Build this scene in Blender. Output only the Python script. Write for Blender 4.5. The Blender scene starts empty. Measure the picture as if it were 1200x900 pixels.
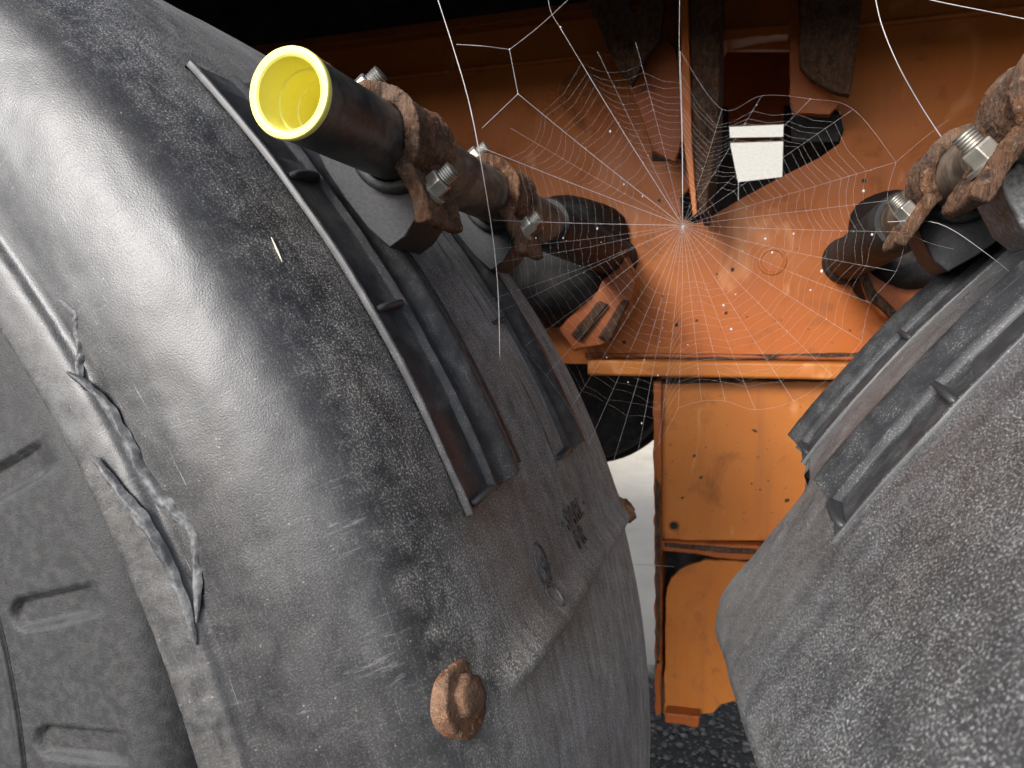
import bpy, bmesh, math, random
from mathutils import Vector, Matrix, noise
from mathutils.geometry import tessellate_polygon
random.seed(4)
R = math.radians
scene = bpy.context.scene
COL = scene.collection
H = 0.84                                   # eye height above the ground (m)

# ------------------------------------------------------------------ camera
YAW, PITCH, FPX = 17.605, -4.224, 880.0 / 1200.0
cam_d = bpy.data.cameras.new('camera'); cam = bpy.data.objects.new('camera', cam_d); COL.objects.link(cam)
cam.location = (0, 0, H); cam.rotation_euler = (R(90 + PITCH), 0, R(YAW))
cam_d.sensor_width = 36; cam_d.lens = 36 * FPX
cam_d.clip_start = 0.01; cam_d.clip_end = 400
cam_d.dof.use_dof = True; cam_d.dof.focus_distance = 0.33; cam_d.dof.aperture_fstop = 30.0
scene.camera = cam

# ------------------------------------------------------------------ world, sun, exposure
SUN_EL, SUN_AZ = 27.0, 200.0               # azimuth: where the sun stands, clockwise from +Y
w = bpy.data.worlds.new('World'); scene.world = w; w.use_nodes = True
nt = w.node_tree
sky = nt.nodes.new('ShaderNodeTexSky'); sky.sky_type = 'NISHITA'; sky.sun_disc = False
sky.sun_elevation = R(SUN_EL); sky.sun_rotation = R(SUN_AZ)
sky.air_density = 0.6; sky.dust_density = 1.6; sky.ozone_density = 1.0
bg = nt.nodes['Background']; bg.inputs['Strength'].default_value = 0.14
bw = nt.nodes.new('ShaderNodeRGBToBW'); nt.links.new(sky.outputs[0], bw.inputs[0])      # thin overcast: the blue is washed out evenly
mx = nt.nodes.new('ShaderNodeMix'); mx.data_type = 'RGBA'; mx.inputs['Factor'].default_value = .6
nt.links.new(sky.outputs[0], mx.inputs['A']); nt.links.new(bw.outputs[0], mx.inputs['B'])
nt.links.new(mx.outputs['Result'], bg.inputs['Color'])
sd = bpy.data.lights.new('sun', 'SUN'); sd.energy = 1.8; sd.angle = R(18); sd.color = (1, .975, .95)
so = bpy.data.objects.new('sun', sd); COL.objects.link(so)
sv = Vector((math.sin(R(SUN_AZ)) * math.cos(R(SUN_EL)), math.cos(R(SUN_AZ)) * math.cos(R(SUN_EL)), math.sin(R(SUN_EL))))
so.rotation_euler = sv.to_track_quat('Z', 'Y').to_euler(); so.location = sv * 20
vs = scene.view_settings
vs.view_transform = 'Standard'; vs.look = 'None'; vs.gamma = 1; vs.use_curve_mapping = False
vs.exposure = 1.45

# ------------------------------------------------------------------ helpers
_cy, _sy, _cp, _sp = math.cos(R(YAW)), math.sin(R(YAW)), math.cos(R(PITCH)), math.sin(R(PITCH))
_Rt = Vector((_cy, _sy, 0)); _Fw = Vector((-_sy * _cp, _cy * _cp, _sp)); _Up = _Rt.cross(_Fw)
def at(px, py, y):
    """world point on the upright plane at depth y (m) that lies along that line of sight"""
    d = _Fw + _Rt * ((px - 600) / 880) + _Up * ((450 - py) / 880)
    return Vector((d.x / d.y * y, y, H + d.z / d.y * y))

def tag(o, label=None, cat=None, group=None, kind=None):
    if label: o['label'] = label
    if cat: o['category'] = cat
    if group: o['group'] = group
    if kind: o['kind'] = kind
    return o
def empty(name, loc, label, cat, group=None):
    o = bpy.data.objects.new(name, None); COL.objects.link(o); o.location = loc; o.empty_display_size = .02
    return tag(o, label, cat, group)
def link(name, me, mat=None, parent=None, smooth=True):
    o = bpy.data.objects.new(name, me); COL.objects.link(o)
    if mat: me.materials.clear(); me.materials.append(mat)
    if smooth:
        for p in me.polygons: p.use_smooth = True
    if parent:
        o.parent = parent
        o.matrix_parent_inverse = Matrix.Translation(parent_world(parent)).inverted()
    return o
def parent_world(p):
    v = Vector((0, 0, 0))
    # every parent in this scene is either an Empty with a location or a mesh at the origin
    while p is not None:
        v = v + p.location + (p.matrix_parent_inverse.translation if p.parent else Vector((0, 0, 0)))
        p = p.parent
    return v
def mesh(name, vs_, fs, uvs=None):
    me = bpy.data.meshes.new(name); me.from_pydata([tuple(v) for v in vs_], [], fs)
    if uvs:
        ul = me.uv_layers.new(name='UVMap')
        for l in me.loops: ul.data[l.index].uv = uvs[l.vertex_index]
    me.update(); return me
def grid(nu, nv, fn, closed_u=False, closed_v=False):
    """fn(i,j)->(co,uv); quads"""
    v, uv, f = [], [], []
    for i in range(nu):
        for j in range(nv):
            c, t = fn(i, j); v.append(c); uv.append(t)
    for i in range(nu if closed_u else nu - 1):
        for j in range(nv if closed_v else nv - 1):
            a = i * nv + j; b = ((i + 1) % nu) * nv + j
            c = ((i + 1) % nu) * nv + (j + 1) % nv; d = i * nv + (j + 1) % nv
            f.append((a, b, c, d))
    return v, f, uv
def fix_normals(me):
    bm = bmesh.new(); bm.from_mesh(me); bmesh.ops.recalc_face_normals(bm, faces=bm.faces); bm.to_mesh(me); bm.free()
    return me
def bevel(o, wd, seg=2, ang=35):
    m = o.modifiers.new('bevel', 'BEVEL'); m.width = wd; m.segments = seg; m.limit_method = 'ANGLE'; m.angle_limit = R(ang)
    return o
def auto_smooth(me, ang=35):
    for p in me.polygons: p.use_smooth = True
    me.set_sharp_from_angle(angle=R(ang))
def prism(name, pts, axis, depth, mat, parent=None, bev=.0015, rough=0, seed=0, smooth_ang=35):
    """closed outline pts (3-D, coplanar) pushed along axis by depth; rough = edge unevenness"""
    axis = Vector(axis).normalized(); n = len(pts)
    if rough:
        q = []
        for i in range(n):
            a, b = Vector(pts[i]), Vector(pts[(i + 1) % n]); L = (b - a).length
            k = max(1, int(L / (rough * 3)))
            for s in range(k):
                p = a.lerp(b, s / k)
                if s: p = p + Vector((noise.noise(p * 90 + Vector((seed, 0, 0))), 0, noise.noise(p * 90 + Vector((0, seed, 7))))) * rough
                q.append(p)
        pts = q; n = len(pts)
    bm = bmesh.new()
    a = [bm.verts.new(p) for p in pts]
    f = bm.faces.new(a)
    r = bmesh.ops.extrude_face_region(bm, geom=[f])
    bmesh.ops.translate(bm, verts=[e for e in r['geom'] if isinstance(e, bmesh.types.BMVert)], vec=axis * depth)
    bmesh.ops.recalc_face_normals(bm, faces=bm.faces)
    me = bpy.data.meshes.new(name); bm.to_mesh(me); bm.free()
    auto_smooth(me, smooth_ang)
    o = link(name, me, mat, parent, smooth=False)
    if bev: bevel(o, bev)
    return o
def box(name, lo, hi, mat, parent=None, bev=.001):
    (x0, y0, z0), (x1, y1, z1) = lo, hi
    return prism(name, [(x0, y0, z0), (x1, y0, z0), (x1, y0, z1), (x0, y0, z1)], (0, 1, 0), y1 - y0, mat, parent, bev)
def tube_geo(path, rad, sides=5, caps=True):
    """tube along a polyline; rad a number or list"""
    v, f = [], []; n = len(path); path = [Vector(p) for p in path]
    ref = Vector((0.31, .9, .22)).normalized()
    for i, p in enumerate(path):
        t = (path[min(i + 1, n - 1)] - path[max(i - 1, 0)]).normalized()
        a = t.cross(ref)
        if a.length < .05: a = t.cross(Vector((1, 0, 0)))
        a.normalize(); b = t.cross(a)
        r = rad[i] if isinstance(rad, (list, tuple)) else rad
        for k in range(sides):
            an = 2 * math.pi * k / sides
            v.append(p + a * math.cos(an) * r + b * math.sin(an) * r)
    for i in range(n - 1):
        for k in range(sides):
            f.append((i * sides + k, i * sides + (k + 1) % sides, (i + 1) * sides + (k + 1) % sides, (i + 1) * sides + k))
    if caps:
        f.append(tuple(range(sides))[::-1]); f.append(tuple(range((n - 1) * sides, n * sides)))
    return v, f
def join_geo(parts):
    V, F = [], []
    for v, f in parts:
        o = len(V); V += list(v); F += [tuple(i + o for i in q) for q in f]
    return V, F
def lathe(name, prof, origin, axis, mat, parent=None, seg=48, ang=30, xdir=None):
    """prof: (distance along axis, radius); open revolve"""
    axis = Vector(axis).normalized(); x = Vector(xdir) if xdir else axis.orthogonal(); x = (x - axis * x.dot(axis)).normalized(); y = axis.cross(x)
    origin = Vector(origin); n = len(prof)
    v, f = [], []
    for k in range(seg):
        c, s = math.cos(2 * math.pi * k / seg), math.sin(2 * math.pi * k / seg)
        for h, r in prof: v.append(origin + axis * h + (x * c + y * s) * r)
    for k in range(seg):
        for j in range(n - 1):
            f.append((k * n + j, ((k + 1) % seg) * n + j, ((k + 1) % seg) * n + j + 1, k * n + j + 1))
    me = mesh(name, v, f); 
    bm = bmesh.new(); bm.from_mesh(me); bmesh.ops.remove_doubles(bm, verts=bm.verts, dist=1e-6); bmesh.ops.recalc_face_normals(bm, faces=bm.faces); bm.to_mesh(me); bm.free()
    auto_smooth(me, ang)
    return link(name, me, mat, parent, smooth=False)
def interp(tab, x):
    if x <= tab[0][0]: return tab[0][1]
    for (a, b), (c, d) in zip(tab, tab[1:]):
        if x <= c: return b + (d - b) * (x - a) / (c - a)
    return tab[-1][1]
def smoothstep(a, b, x):
    t = max(0, min(1, (x - a) / (b - a))); return t * t * (3 - 2 * t)
def catmull(pts, n):
    out = []
    for i in range(len(pts) - 1):
        p0, p1, p2, p3 = pts[max(i - 1, 0)], pts[i], pts[i + 1], pts[min(i + 2, len(pts) - 1)]
        for k in range(n):
            t = k / n
            out.append(tuple(.5 * (2 * b + (c - a) * t + (2 * a - 5 * b + 4 * c - d) * t * t + (3 * b - a - 3 * c + d) * t ** 3) for a, b, c, d in zip(p0, p1, p2, p3)))
    out.append(tuple(pts[-1])); return out

# ------------------------------------------------------------------ materials
class NT:
    def __init__(s, name):
        s.m = bpy.data.materials.new(name); s.m.use_nodes = True; s.t = s.m.node_tree
        s.b = s.t.nodes['Principled BSDF']
    def n(s, typ, **kw):
        nd = s.t.nodes.new(typ)
        for k, v in kw.items():
            if hasattr(nd, k): setattr(nd, k, v)
        return nd
    def set(s, sock, v):
        if isinstance(v, bpy.types.NodeSocket): s.t.links.new(v, sock)
        else: sock.default_value = v
    def coord(s, kind='Object', scale=None):
        c = s.n('ShaderNodeTexCoord').outputs[kind]
        if scale is None: return c
        m = s.n('ShaderNodeMapping'); s.set(m.inputs['Vector'], c); m.inputs['Scale'].default_value = scale
        return m.outputs[0]
    def noise(s, vec, scale, detail=4, rough=.55, dist=0):
        t = s.n('ShaderNodeTexNoise'); s.set(t.inputs['Vector'], vec); t.inputs['Scale'].default_value = scale
        t.inputs['Detail'].default_value = detail; t.inputs['Roughness'].default_value = rough; t.inputs['Distortion'].default_value = dist
        return t.outputs['Fac']
    def voro(s, vec, scale, feature='F1', rnd=1):
        t = s.n('ShaderNodeTexVoronoi'); t.feature = feature; s.set(t.inputs['Vector'], vec); t.inputs['Scale'].default_value = scale
        t.inputs['Randomness'].default_value = rnd
        return t.outputs['Distance']
    def ramp(s, fac, lo, hi, a=0.0, b=1.0):
        m = s.n('ShaderNodeMapRange'); s.set(m.inputs['Value'], fac)
        m.inputs['From Min'].default_value = lo; m.inputs['From Max'].default_value = hi
        m.inputs['To Min'].default_value = a; m.inputs['To Max'].default_value = b
        return m.outputs[0]
    def math(s, op, a, b=0.0):
        m = s.n('ShaderNodeMath'); m.operation = op; s.set(m.inputs[0], a); s.set(m.inputs[1], b); return m.outputs[0]
    def mix(s, fac, a, b):
        m = s.n('ShaderNodeMix'); m.data_type = 'RGBA'; s.set(m.inputs['Factor'], fac); s.set(m.inputs['A'], a); s.set(m.inputs['B'], b)
        return m.outputs['Result']
    def bump(s, h, strength=.3, dist=.001, normal=None):
        b = s.n('ShaderNodeBump'); b.inputs['Strength'].default_value = strength; b.inputs['Distance'].default_value = dist
        s.set(b.inputs['Height'], h)
        if normal is not None: s.set(b.inputs['Normal'], normal)
        return b.outputs[0]
    def out(s, color, rough, normal=None, metal=0.0, spec=.5):
        s.set(s.b.inputs['Base Color'], color); s.set(s.b.inputs['Roughness'], rough); s.set(s.b.inputs['Metallic'], metal)
        s.set(s.b.inputs['Specular IOR Level'], spec)
        if normal is not None: s.set(s.b.inputs['Normal'], normal)
        return s.m
def C(r, g, b): return (r, g, b, 1)

def m_fender(name, film_lo, film_hi, speck, tint, zone=None, scuff=.3, k=1.0, lv=.055, low=None, thr=.53, lip=None, gs=1050):
    """black moulded polyethylene, weathered: grain, pale dust caught in the grain, rubs, hairline scratches.
    UV is in metres: u round the arc, v across the profile; zone = (v0, v1) where dust starts to lie"""
    s = NT(name); u = s.coord('UV')
    sep = s.n('ShaderNodeSeparateXYZ'); s.set(sep.inputs[0], u)
    big = s.noise(u, 11 * k * k, 4, .6); mid = s.noise(u, 75 * k, 5, .68, .5)
    grain = s.noise(u, gs, 6, .8)
    streak = s.noise(s.coord('UV', (60 * k, 650 * k, 1)), 1, 4, .65, .5)
    if zone:
        z = s.ramp(s.math('ADD', sep.outputs[1], s.ramp(mid, .3, .7, -.010, .010)), zone[0], zone[1])
    else:
        z = s.ramp(big, 0, 1, 1, 1)
    lvl = s.math('ADD', s.math('MULTIPLY', big, .4), s.math('ADD', s.math('MULTIPLY', mid, .35), s.math('MULTIPLY', streak, .25)))
    sp = s.math('ADD', grain, s.ramp(lvl, .36, .64, -lv * 1.1, lv * .9))
    dust = s.math('MULTIPLY', s.math('MULTIPLY', s.ramp(sp, thr + .012, thr + .06), speck), s.ramp(z, 0, 1, .10, 1))
    film = s.math('MULTIPLY', s.ramp(lvl, .38, .64, film_lo, film_hi), s.ramp(z, 0, 1, .25, 1))
    if lip: film = s.math('ADD', film, s.math('MULTIPLY', s.ramp(sep.outputs[1], lip, lip - .004), s.ramp(s.noise(u, 130, 4, .7), .35, .7, .01, .13)))
    if low:        # road film lies thicker towards the lower, inner side
        lf = s.math('MAXIMUM', s.ramp(sep.outputs[1], low[0], low[1]), s.ramp(sep.outputs[0], low[2], low[3]))
        film = s.math('ADD', film, s.math('MULTIPLY', s.math('MULTIPLY', lf, s.ramp(s.noise(s.coord('UV', (14, 130, 1)), 1, 6, .75, .4), .38, .62, .01, .30)), z))
    fac = s.math('MINIMUM', s.math('ADD', dust, film), 1.0)
    grit = s.math('MULTIPLY', s.ramp(s.voro(u, 420), .20, .10), s.ramp(s.noise(u, 160, 3), .57, .64))
    grit = s.math('MULTIPLY', grit, s.ramp(z, 0, 1, .25, .9))
    base = s.mix(s.ramp(mid, .35, .7), C(.013, .013, .0145), C(.026, .026, .028))
    dcol = s.mix(s.ramp(s.noise(u, 18, 3), .40, .64), C(*tint), C(tint[0] * .90, tint[1] * .86, tint[2] * .80))
    col = s.mix(fac, base, dcol)
    # scuffs: short pale rubs across the flank
    scf = s.noise(s.coord('UV', (420, 60, 1)), 1, 4, .7, 1.2)
    scm = s.math('MULTIPLY', s.ramp(scf, .58, .74), s.ramp(s.noise(u, 26, 3), .45, .62))
    col = s.mix(s.math('MULTIPLY', scm, scuff), col, C(.34, .345, .35))
    col = s.mix(grit, col, C(.55, .54, .50))
    def scr(sx, sy, rot, lo, amt):
        c = s.n('ShaderNodeTexCoord').outputs['UV']; mp = s.n('ShaderNodeMapping'); s.set(mp.inputs['Vector'], c)
        mp.inputs['Rotation'].default_value = (0, 0, R(rot)); mp.inputs['Scale'].default_value = (sx, sy, 1)
        return s.math('MULTIPLY', s.math('MULTIPLY', s.ramp(s.noise(mp.outputs[0], 1, 2, .5, 1.3), lo, lo + .04), amt), s.ramp(s.noise(u, 30, 2), .50, .60))
    sc = s.math('MAXIMUM', scr(24, 1100, 12, .735, .5), s.math('MAXIMUM', scr(30, 900, -32, .75, .5), scr(22, 1300, 70, .76, .5)))
    col = s.mix(sc, col, C(.40, .40, .39))
    rough = s.math('ADD', s.ramp(fac, 0, .6, .35, .85), s.math('MULTIPLY', scm, .2))
    if low: rough = s.math('ADD', rough, s.math('MULTIPLY', s.ramp(sep.outputs[1], low[0] - .01, low[1] - .05), .35))
    nb = s.bump(s.math('ADD', s.math('MULTIPLY', grain, .5), s.noise(u, 1300, 2)), .28, .0004)
    nb = s.bump(mid, .05, .0008, nb)
    return s.out(col, rough, nb)
def m_rail(name, dust):
    s = NT(name); u = s.coord('UV')
    mid = s.noise(u, 90, 4, .65); sp = s.noise(u, 1300, 3, .7); st = s.noise(s.coord('UV', (30, 900, 1)), 1, 3, .6)
    d = s.math('MULTIPLY', s.ramp(s.math('ADD', sp, s.ramp(mid, .3, .7, -.09, .05)), .56, .64), dust)
    d = s.math('MAXIMUM', d, s.math('MULTIPLY', s.ramp(st, .62, .74), dust * .45))
    col = s.mix(d, s.mix(s.ramp(mid, .35, .65), C(.020, .0205, .022), C(.036, .036, .037)), C(.34, .335, .32))
    return s.out(col, s.ramp(d, 0, 1, .38, .8), s.bump(s.math('ADD', s.math('MULTIPLY', sp, .3), st), .14, .0006), 0, .28)
def m_plain(name, col, rough, grain=700, bump=.25, var=.25, dust=.0, dcol=(.3, .28, .25), metal=0, spec=.5, cloud=45):
    s = NT(name); o = s.coord()
    a = s.noise(o, cloud, 4, .6); b = s.noise(o, grain, 3, .65)
    c0 = C(*[x * (1 - var) for x in col]); c1 = C(*[min(1, x * (1 + var)) for x in col])
    cc = s.mix(s.ramp(a, .35, .65), c0, c1)
    d = s.math('MULTIPLY', s.ramp(s.math('ADD', s.math('MULTIPLY', b, .5), s.math('MULTIPLY', a, .5)), .46, .62), dust)
    cc = s.mix(d, cc, C(*dcol))
    return s.out(cc, s.ramp(a, .3, .7, max(.05, rough - .08), min(1, rough + .1)), s.bump(b, bump, .0007), metal, spec)
def m_rust(name, dark=1.0, lam=(300, 60, 60)):
    s = NT(name); o = s.coord()
    a = s.noise(o, 70, 6, .7, .4); b = s.noise(o, 420, 5, .7); l = s.noise(s.coord('Object', lam), 1, 5, .7, .8)
    g = s.noise(o, 28, 4, .6)
    c = s.mix(s.ramp(a, .35, .62), C(.025 * dark, .014 * dark, .010 * dark), C(.095 * dark, .042 * dark, .020 * dark))
    c = s.mix(s.ramp(l, .45, .7), c, C(.17 * dark, .085 * dark, .042 * dark))
    c = s.mix(s.math('MULTIPLY', s.ramp(b, .56, .7), .7), c, C(.26 * dark, .18 * dark, .13 * dark))
    c = s.mix(s.math('MULTIPLY', s.ramp(g, .5, .66), .35), c, C(.17 * dark, .13 * dark, .10 * dark))
    h = s.math('ADD', s.math('MULTIPLY', l, 1.0), s.math('ADD', s.math('MULTIPLY', a, .8), s.math('MULTIPLY', b, .45)))
    return s.out(c, .85, s.bump(h, .9, .0035), 0, .25)
def m_orange(name, grime=.3, base=(.33, .090, .012)):
    s = NT(name); o = s.coord()
    big = s.noise(o, 4, 4, .6); mid = s.noise(o, 22, 5, .65, .5); fine = s.noise(o, 160, 4, .7)
    c = s.mix(s.ramp(big, .35, .65), C(base[0] * .86, base[1] * .8, base[2] * .8), C(base[0] * 1.06, base[1] * 1.15, base[2] * 1.3))
    c = s.mix(s.math('MULTIPLY', s.ramp(mid, .56, .74), grime), c, C(.11, .04, .014))
    c = s.mix(s.math('MULTIPLY', s.ramp(fine, .62, .72), grime * .5), c, C(.05, .028, .015))
    # chips down to dark rust, and pale droppings
    ch = s.math('MULTIPLY', s.ramp(s.voro(o, 26), .075, .055), s.ramp(s.noise(o, 12, 2), .5, .56))
    c = s.mix(ch, c, C(.02, .011, .007))
    # vertical run-down dirt
    run = s.noise(s.coord('Object', (60, 60, 3.5)), 1, 4, .6)
    c = s.mix(s.math('MULTIPLY', s.ramp(run, .56, .75), grime * .6), c, C(.16, .06, .02))
    pale = s.noise(s.coord('Object', (18, 18, 9)), 1, 3, .5, 1.2)
    c = s.mix(s.math('MULTIPLY', s.ramp(pale, .64, .74), .35), c, C(.62, .30, .14))
    return s.out(c, s.ramp(mid, .3, .7, .34, .6), s.bump(s.math('ADD', mid, s.math('MULTIPLY', fine, .4)), .25, .002), 0, .22)
def m_silk():
    s = NT('spider_silk')
    s.out(C(.50, .49, .48), .5)
    s.b.inputs['Transmission Weight'].default_value = .25
    return s.m

M_RAIL = m_rail('rail_plastic', .26)
M_RAILR = m_rail('dusty_rail_plastic', .34)
M_SADDLE = m_plain('saddle_rubber', (.013, .0135, .015), .55, 500, .25, .25, .10, (.15, .145, .14), 0, .25)
M_SADDLER = m_plain('dusty_saddle_rubber', (.06, .062, .066), .5, 500, .25, .25, .75, (.30, .30, .29))
M_TUBE = m_plain('tube_black_paint', (.034, .033, .031), .40, 260, .2, .4, .35, (.16, .13, .10))
M_TUBERUST = m_plain('tube_worn_brown', (.085, .058, .040), .6, 200, .5, .6, .7, (.20, .15, .11))
M_DARK = m_plain('dark_rubber_and_shade', (.012, .012, .012), .6, 300, .3, .4, .3, (.06, .05, .045), 0, .2)
M_YELLOW = m_plain('yellow_cap_plastic', (.74, .68, .15), .42, 900, .06, .04, .05, (.6, .5, .1))
M_RUST = m_rust('flaking_rust'); M_RUSTD = m_rust('dark_rust_scale', .55, (200, 200, 90)); M_RUSTH = m_rust('bolt_head_rust', 1.0, (60, 60, 60)); M_RUSTP = m_rust('pale_bolt_rust', 1.55, (60, 60, 60))
M_ZINC = m_plain('zinc_nut', (.42, .40, .35), .40, 300, .15, .2, .35, (.30, .25, .18), .9)
M_TYRE = m_plain('tyre_rubber', (.022, .022, .0225), .6, 1100, .45, .10, .14, (.17, .17, .168), 0, .4, 170)
M_ORANGE = m_orange('orange_chassis_paint', .6); M_ORANGEL = m_orange('orange_panel_paint', .65, (.34, .108, .017))
M_ORANGED = m_orange('grimy_orange_paint', .95, (.22, .055, .010))
M_CREAM = m_plain('cream_strip', (.45, .42, .33), .5, 300, .1, .15)
M_SILK = m_silk()

# ------------------------------------------------------------------ ground, sky is the world
def ground():
    s = NT('asphalt_and_concrete'); o = s.coord()
    v = s.voro(o, 95); st = s.noise(o, 60, 3); f = s.noise(o, 300, 3)
    asp = s.mix(s.ramp(v, .18, .5), C(.26, .25, .24), C(.028, .027, .026))
    asp = s.mix(s.ramp(st, .45, .65), C(.028, .027, .025), asp)
    con = s.mix(s.ramp(s.noise(o, 3, 5, .6), .35, .65), C(.42, .385, .32), C(.52, .48, .41))
    con = s.mix(s.math('MULTIPLY', s.ramp(f, .55, .7), .4), con, C(.34, .33, .31))
    sep = s.n('ShaderNodeSeparateXYZ'); s.set(sep.inputs[0], o)
    edge = s.math('ADD', sep.outputs[1], s.ramp(s.noise(o, 7, 3), .3, .7, -.06, .06))
    k = s.ramp(edge, 1.80, 1.86)
    c = s.mix(k, asp, con)
    m = s.out(c, .9, s.bump(s.math('MULTIPLY', s.ramp(v, 0, .5), s.ramp(k, 0, 1, -1, -.1)), .8, .006))
    v_ = [(-150, -150, 0), (150, -150, 0), (150, 150, 0), (-150, 150, 0)]
    o_ = link('ground', mesh('ground', v_, [(0, 1, 2, 3)]), m, smooth=False); tag(o_, kind='structure')
ground()

# far pale wall seen through the gap above the frame
fw = empty('pale_wall', (0, 6.0, 0), 'blurred pale wall far behind the square opening in the orange frame', 'wall')
M_WALL = m_plain('pale_wall_paint', (.25, .245, .22), .7, 60, .05, .08)
for k in range(2):
    box('panel', (-2.6, 6.0, k * 1.66), (3.2, 6.06, 1.65 + k * 1.66), M_WALL, fw, .004)

# ------------------------------------------------------------------ mudguard geometry
CLx, CLz, RR = -.678, -.320 + H, .616
CRx, CRz = .545, -.410 + H
PROF_L = catmull([(.2225, .509), (.2190, .5115), (.2182, .515), (.2190, .524), (.2204, .5290), (.2232, .5325), (.2238, .538), (.2241, .547), (.2252, .558), (.2285, .5735), (.2335, .587), (.2395, .597),
                  (.2490, .6045), (.264, .6105), (.285, .6145), (.31, .616), (.36, .6165), (.43, .6165), (.50, .6165), (.555, .6155), (.568, .612), (.5735, .604), (.5745, .597)], 6)
def left_r(y):                     # crown radius of left shell at depth y (beyond the shoulder)
    return interp([p for p in PROF_L if p[0] >= .2240 and p[1] > .55], y)
RIDGE_T = 16.7
def ridge_h(th, y):
    if y < .26: return 0
    k = smoothstep(.262, .31, y) * (1 - .35 * smoothstep(.43, .44, y)) * (1 - smoothstep(.563, .572, y) * .5)
    wv = .12 * noise.noise(Vector((y * 30, 3, 0)))
    d = th - RIDGE_T - wv
    if d < 0: g = math.exp(-(d / .38) ** 2)
    else: g = math.exp(-(d / 1.0) ** 2)
    h = .0085 * g * k
    h -= .0022 * smoothstep(.3, -1.0, d) * smoothstep(.262, .31, y)     # lower section sits a little deeper
    return h
def PL(th, r, y): return Vector((CLx + math.cos(R(th)) * r, y, CLz + math.sin(R(th)) * r))
def PR(th, r, y): return Vector((CRx + math.cos(R(th)) * r, y, CRz + math.sin(R(th)) * r))

LT0, LT1, LDT = -28.0, 104.0, .32
mgL = empty('mudguard', (CLx, .40, CLz), 'weathered black plastic mudguard over the tyre on the left, with torn outer lip', 'mudguard', 'mudguards over the tandem wheels')
mgR = empty('mudguard', (CRx, .30, CRz), 'dusty grey-black plastic mudguard on the right, with rounded lower corner', 'mudguard', 'mudguards over the tandem wheels')
acc = [0]
for a, b in zip(PROF_L, PROF_L[1:]): acc.append(acc[-1] + math.hypot(a[0] - b[0], a[1] - b[1]))
def fL(i, j):
    th = LT0 + i * LDT; y, r = PROF_L[j]
    big = noise.noise(Vector((th * .05, y * 9, 1.3))) * .0022 + noise.noise(Vector((th * .22, y * 30, 5.1))) * .0004
    flank = smoothstep(.262, .235, y) * (1 if r > .535 else .4)
    r2 = r + ridge_h(th, y) + big * (1 if y > .3 else .4 + .6 * smoothstep(.575, .61, r))
    dn = flank * (.0007 * noise.noise(Vector((th * .35, r * 60, 9))) + .0002 * noise.noise(Vector((th * 1.6, r * 160, 2))))
    # lip: notched and pushed in where it was hit
    if r < .533:
        k = smoothstep(20, 24, th) * smoothstep(37, 34, th)
        dn += k * .0008 * noise.noise(Vector((th * .9, r * 80, 4))) + .0002 * noise.noise(Vector((th * 2.5, r * 120, 7)))
        r2 += .0004 * noise.noise(Vector((th * 1.7, 0, 3)))
    return PL(th, r2, y + dn), (th * .01075, acc[j])
def v_at(y): return next(a for a, p in zip(acc, PROF_L) if p[0] >= y and p[1] > .55)
M_FENDL = m_fender('weathered_fender_plastic', .02, .16, .95, (.43, .42, .40), (v_at(.243), v_at(.275)), .30, 1.0, .040, (v_at(.30), v_at(.45), .29, .17), .515, next(a for a, p in zip(acc, PROF_L) if p[1] > .5315))
M_FENDR = m_fender('dusty_fender_plastic', .05, .10, .95, (.46, .46, .455), None, .50, 2.0, .028, None, .53, None, 1300)
nL = int((LT1 - LT0) / LDT) + 1
v, f, uv = grid(nL, len(PROF_L), fL)
shL = link('shell', fix_normals(mesh('shell', v, f, uv)), M_FENDL, mgL)
_p = shL.data.polygons[(nL // 2) * (len(PROF_L) - 1) + 70]
if _p.normal.dot(_p.center - Vector((CLx, _p.center.y, CLz))) < 0: shL.data.flip_normals()
sm = shL.modifiers.new('thickness', 'SOLIDIFY'); sm.thickness = .0035; sm.offset = -1

# right shell
YM = [(100, .515), (145.6, .515), (146.3, .470), (146.9, .395), (148.7, .400), (151.7, .413), (153.5, .434), (154.6, .443), (160, .446)]
def tend(y): return interp([(.05, 148.6), (.10, 149.3), (.198, 151.3), (.264, 152.7), (.326, 154.1), (.37, 155.1), (.40, 155.7), (.42, 155.85), (.434, 155.6), (.442, 155.0), (.446, 154.3)], y)
def fR(i, j):
    u = i / 150; vv = j / 90
    y = .06 + vv * (.446 - .06)
    t = 96 + u * (tend(y) - 96)
    y = .06 + vv * (interp(YM, t) - .06)
    r = RR - .03 * smoothstep(.11, .06, y) ** 2
    # the free edge dips over
    e = (tend(.06 + vv * .386) - t)
    r -= .0022 * smoothstep(.8, 0, e) + .004 * smoothstep(.955, 1, vv) * smoothstep(146, 149, t)
    r += noise.noise(Vector((t * .06, y * 10, 8))) * .0018 + noise.noise(Vector((t * .3, y * 32, 3))) * .0006
    return PR(t, r, y), (t * .01075, y)
v, f, uv = grid(151, 91, fR)
shR = link('shell', fix_normals(mesh('shell', v, f, uv)), M_FENDR, mgR)
_p = shR.data.polygons[4000]
if _p.normal.dot(_p.center - Vector((CRx, _p.center.y, CRz))) < 0: shR.data.flip_normals()
sm = shR.modifiers.new('thickness', 'SOLIDIFY'); sm.thickness = .0035; sm.offset = -1

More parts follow.
